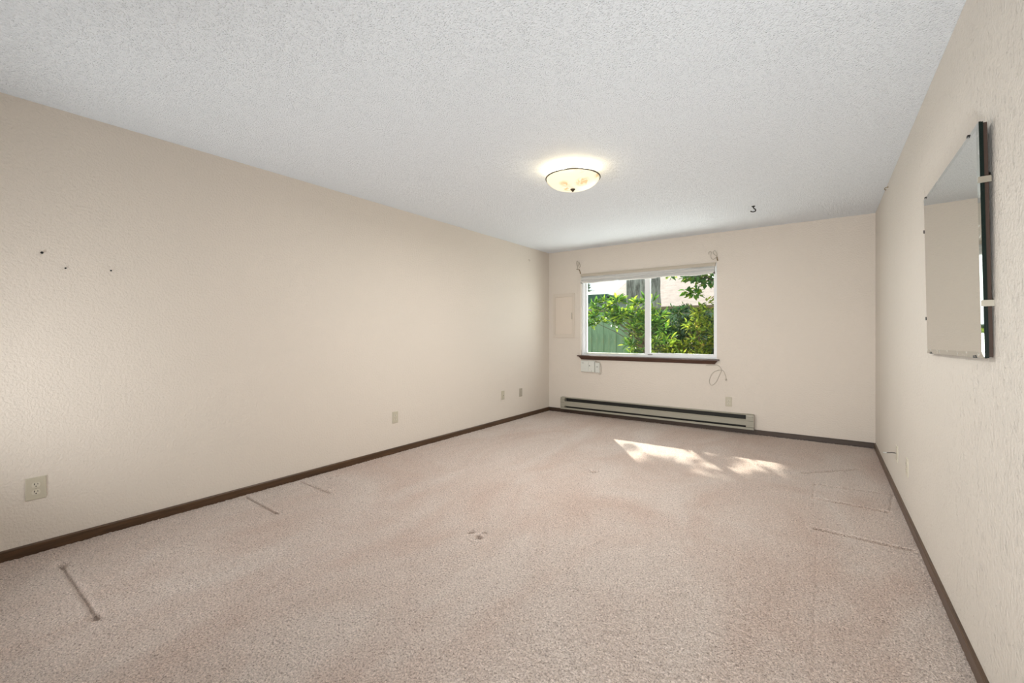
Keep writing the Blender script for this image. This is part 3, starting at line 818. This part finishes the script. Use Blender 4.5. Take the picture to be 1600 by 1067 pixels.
# dark dense shrub in the middle
ds = thing('dark_shrub', 'dense dark green shrub with dry brown twigs behind the middle of the window', 'shrub', (-2.15, 8.15, -.25))
E2 = blob((0, 0, 1.30), (.85, .35, .62), 380)
P, Dv = clusters(E2, 16, .07)
leaves('foliage', P, Dv, .075, LEAF_B, ds, .6, .45)
twigs((0, 0, 0), E2, .014, 'branches', BARKB, ds, 3)
# yellowing shrub at the right
ys_ = thing('yellowing_shrub', 'yellow green shrub with some orange leaves at the right side of the window', 'shrub', (-1.50, 7.45, -.25))
E3 = blob((.0, 0, 1.30), (.42, .30, .66), 130) + blob((-.40, -.1, 1.0), (.45, .25, .30), 60)
P, Dv = clusters(E3, 12, .06)
leaves('foliage', P, Dv, .095, LEAF_C, ys_, .5, .40)
twigs((0, 0, 0), E3, .014, 'branches', BARKB, ys_, 3)
# maple: a limb crossing the upper right of the window, crown above the view
mp_ = thing('maple_tree', 'young maple whose leafy limb crosses the upper right window pane', 'tree', (-.55, 8.6, -.25))
MB().tube([(0, 0, 0), (-.05, 0, 1.0), (-.1, -.1, 1.9), (-.3, -.2, 2.9), (-.6, -.2, 4.2)], [.08, .07, .06, .05, .03], 10).build('trunk', BARKB, mp_)
MB().tube(smooth_pts([(-.1, -.1, 1.75), (-.5, -.3, 1.98), (-.85, -.4, 2.25), (-1.3, -.5, 2.52), (-1.8, -.5, 2.62)], 4), [.028 - .0015 * i for i in range(17)], 8).build('limb', BARKB, mp_)
E4 = blob((-.75, -.45, 2.45), (.62, .28, .20), 60) + blob((-1.25, -.5, 2.30), (.22, .2, .28), 26) + blob((-1.55, -.5, 2.55), (.3, .2, .10), 16) + blob((-.45, -.35, 2.2), (.2, .2, .3), 20)
P, Dv = clusters(E4, 10, .07, -.1)
leaves('foliage', P, Dv, .10, LEAF_D, mp_, .6, .62)
random.seed(23)
E5 = (blob((-3.0, .4, 4.18), (.50, .3, .36), 150) + blob((-2.5, .4, 3.6), (.30, .25, .22), 34) + blob((-3.40, .4, 3.60), (.16, .2, .05), 7)
      + blob((-4.45, .4, 3.80), (.12, .1, .02), 2) + blob((-4.15, .4, 4.16), (.50, .2, .10), 15) + blob((-3.72, .4, 3.95), (.2, .2, .05), 4) + blob((-2.0, .3, 3.9), (.5, .4, .5), 60))
P, Dv = clusters(E5, 12, .09, -.1)
leaves('crown', P, Dv, .12, LEAF_D, mp_, .6, .62)
twigs((-.6, -.2, 4.2), E5, .02, 'crown_branches', BARKB, mp_, 6)

# distant trees in the top left of the window
def conifer(label, loc, h, r, m, cat='tree'):
    t = thing('distant_tree', label, cat, loc, group='distant trees beyond the shed')
    MB().tube([(0, 0, 0), (0, 0, h * .95)], [.16, .03], 8).build('trunk', BARKB, t)
    P = []; Dv = []
    for _ in range(2600):
        z = random.random() ** .8; a = random.uniform(0, 2 * PI); rr = r * (1 - z) * (.35 + .65 * random.random()) * (1 + .25 * math.sin(z * 40))
        P.append((rr * math.cos(a), rr * math.sin(a), h * (.12 + .88 * z))); Dv.append((math.cos(a), math.sin(a), -.25))
    leaves('foliage', np.array(P), np.array(Dv), .30, m, t, .4, .25)
conifer('distant blue green conifer in the top left of the window', (-13.2, 26.5, -.25), 5.8, 1.8, NEEDLE)
conifer('distant pale yellow tree in the top left corner of the window', (-18.0, 34.5, -.25), 6.0, 2.0, PALELEAF)
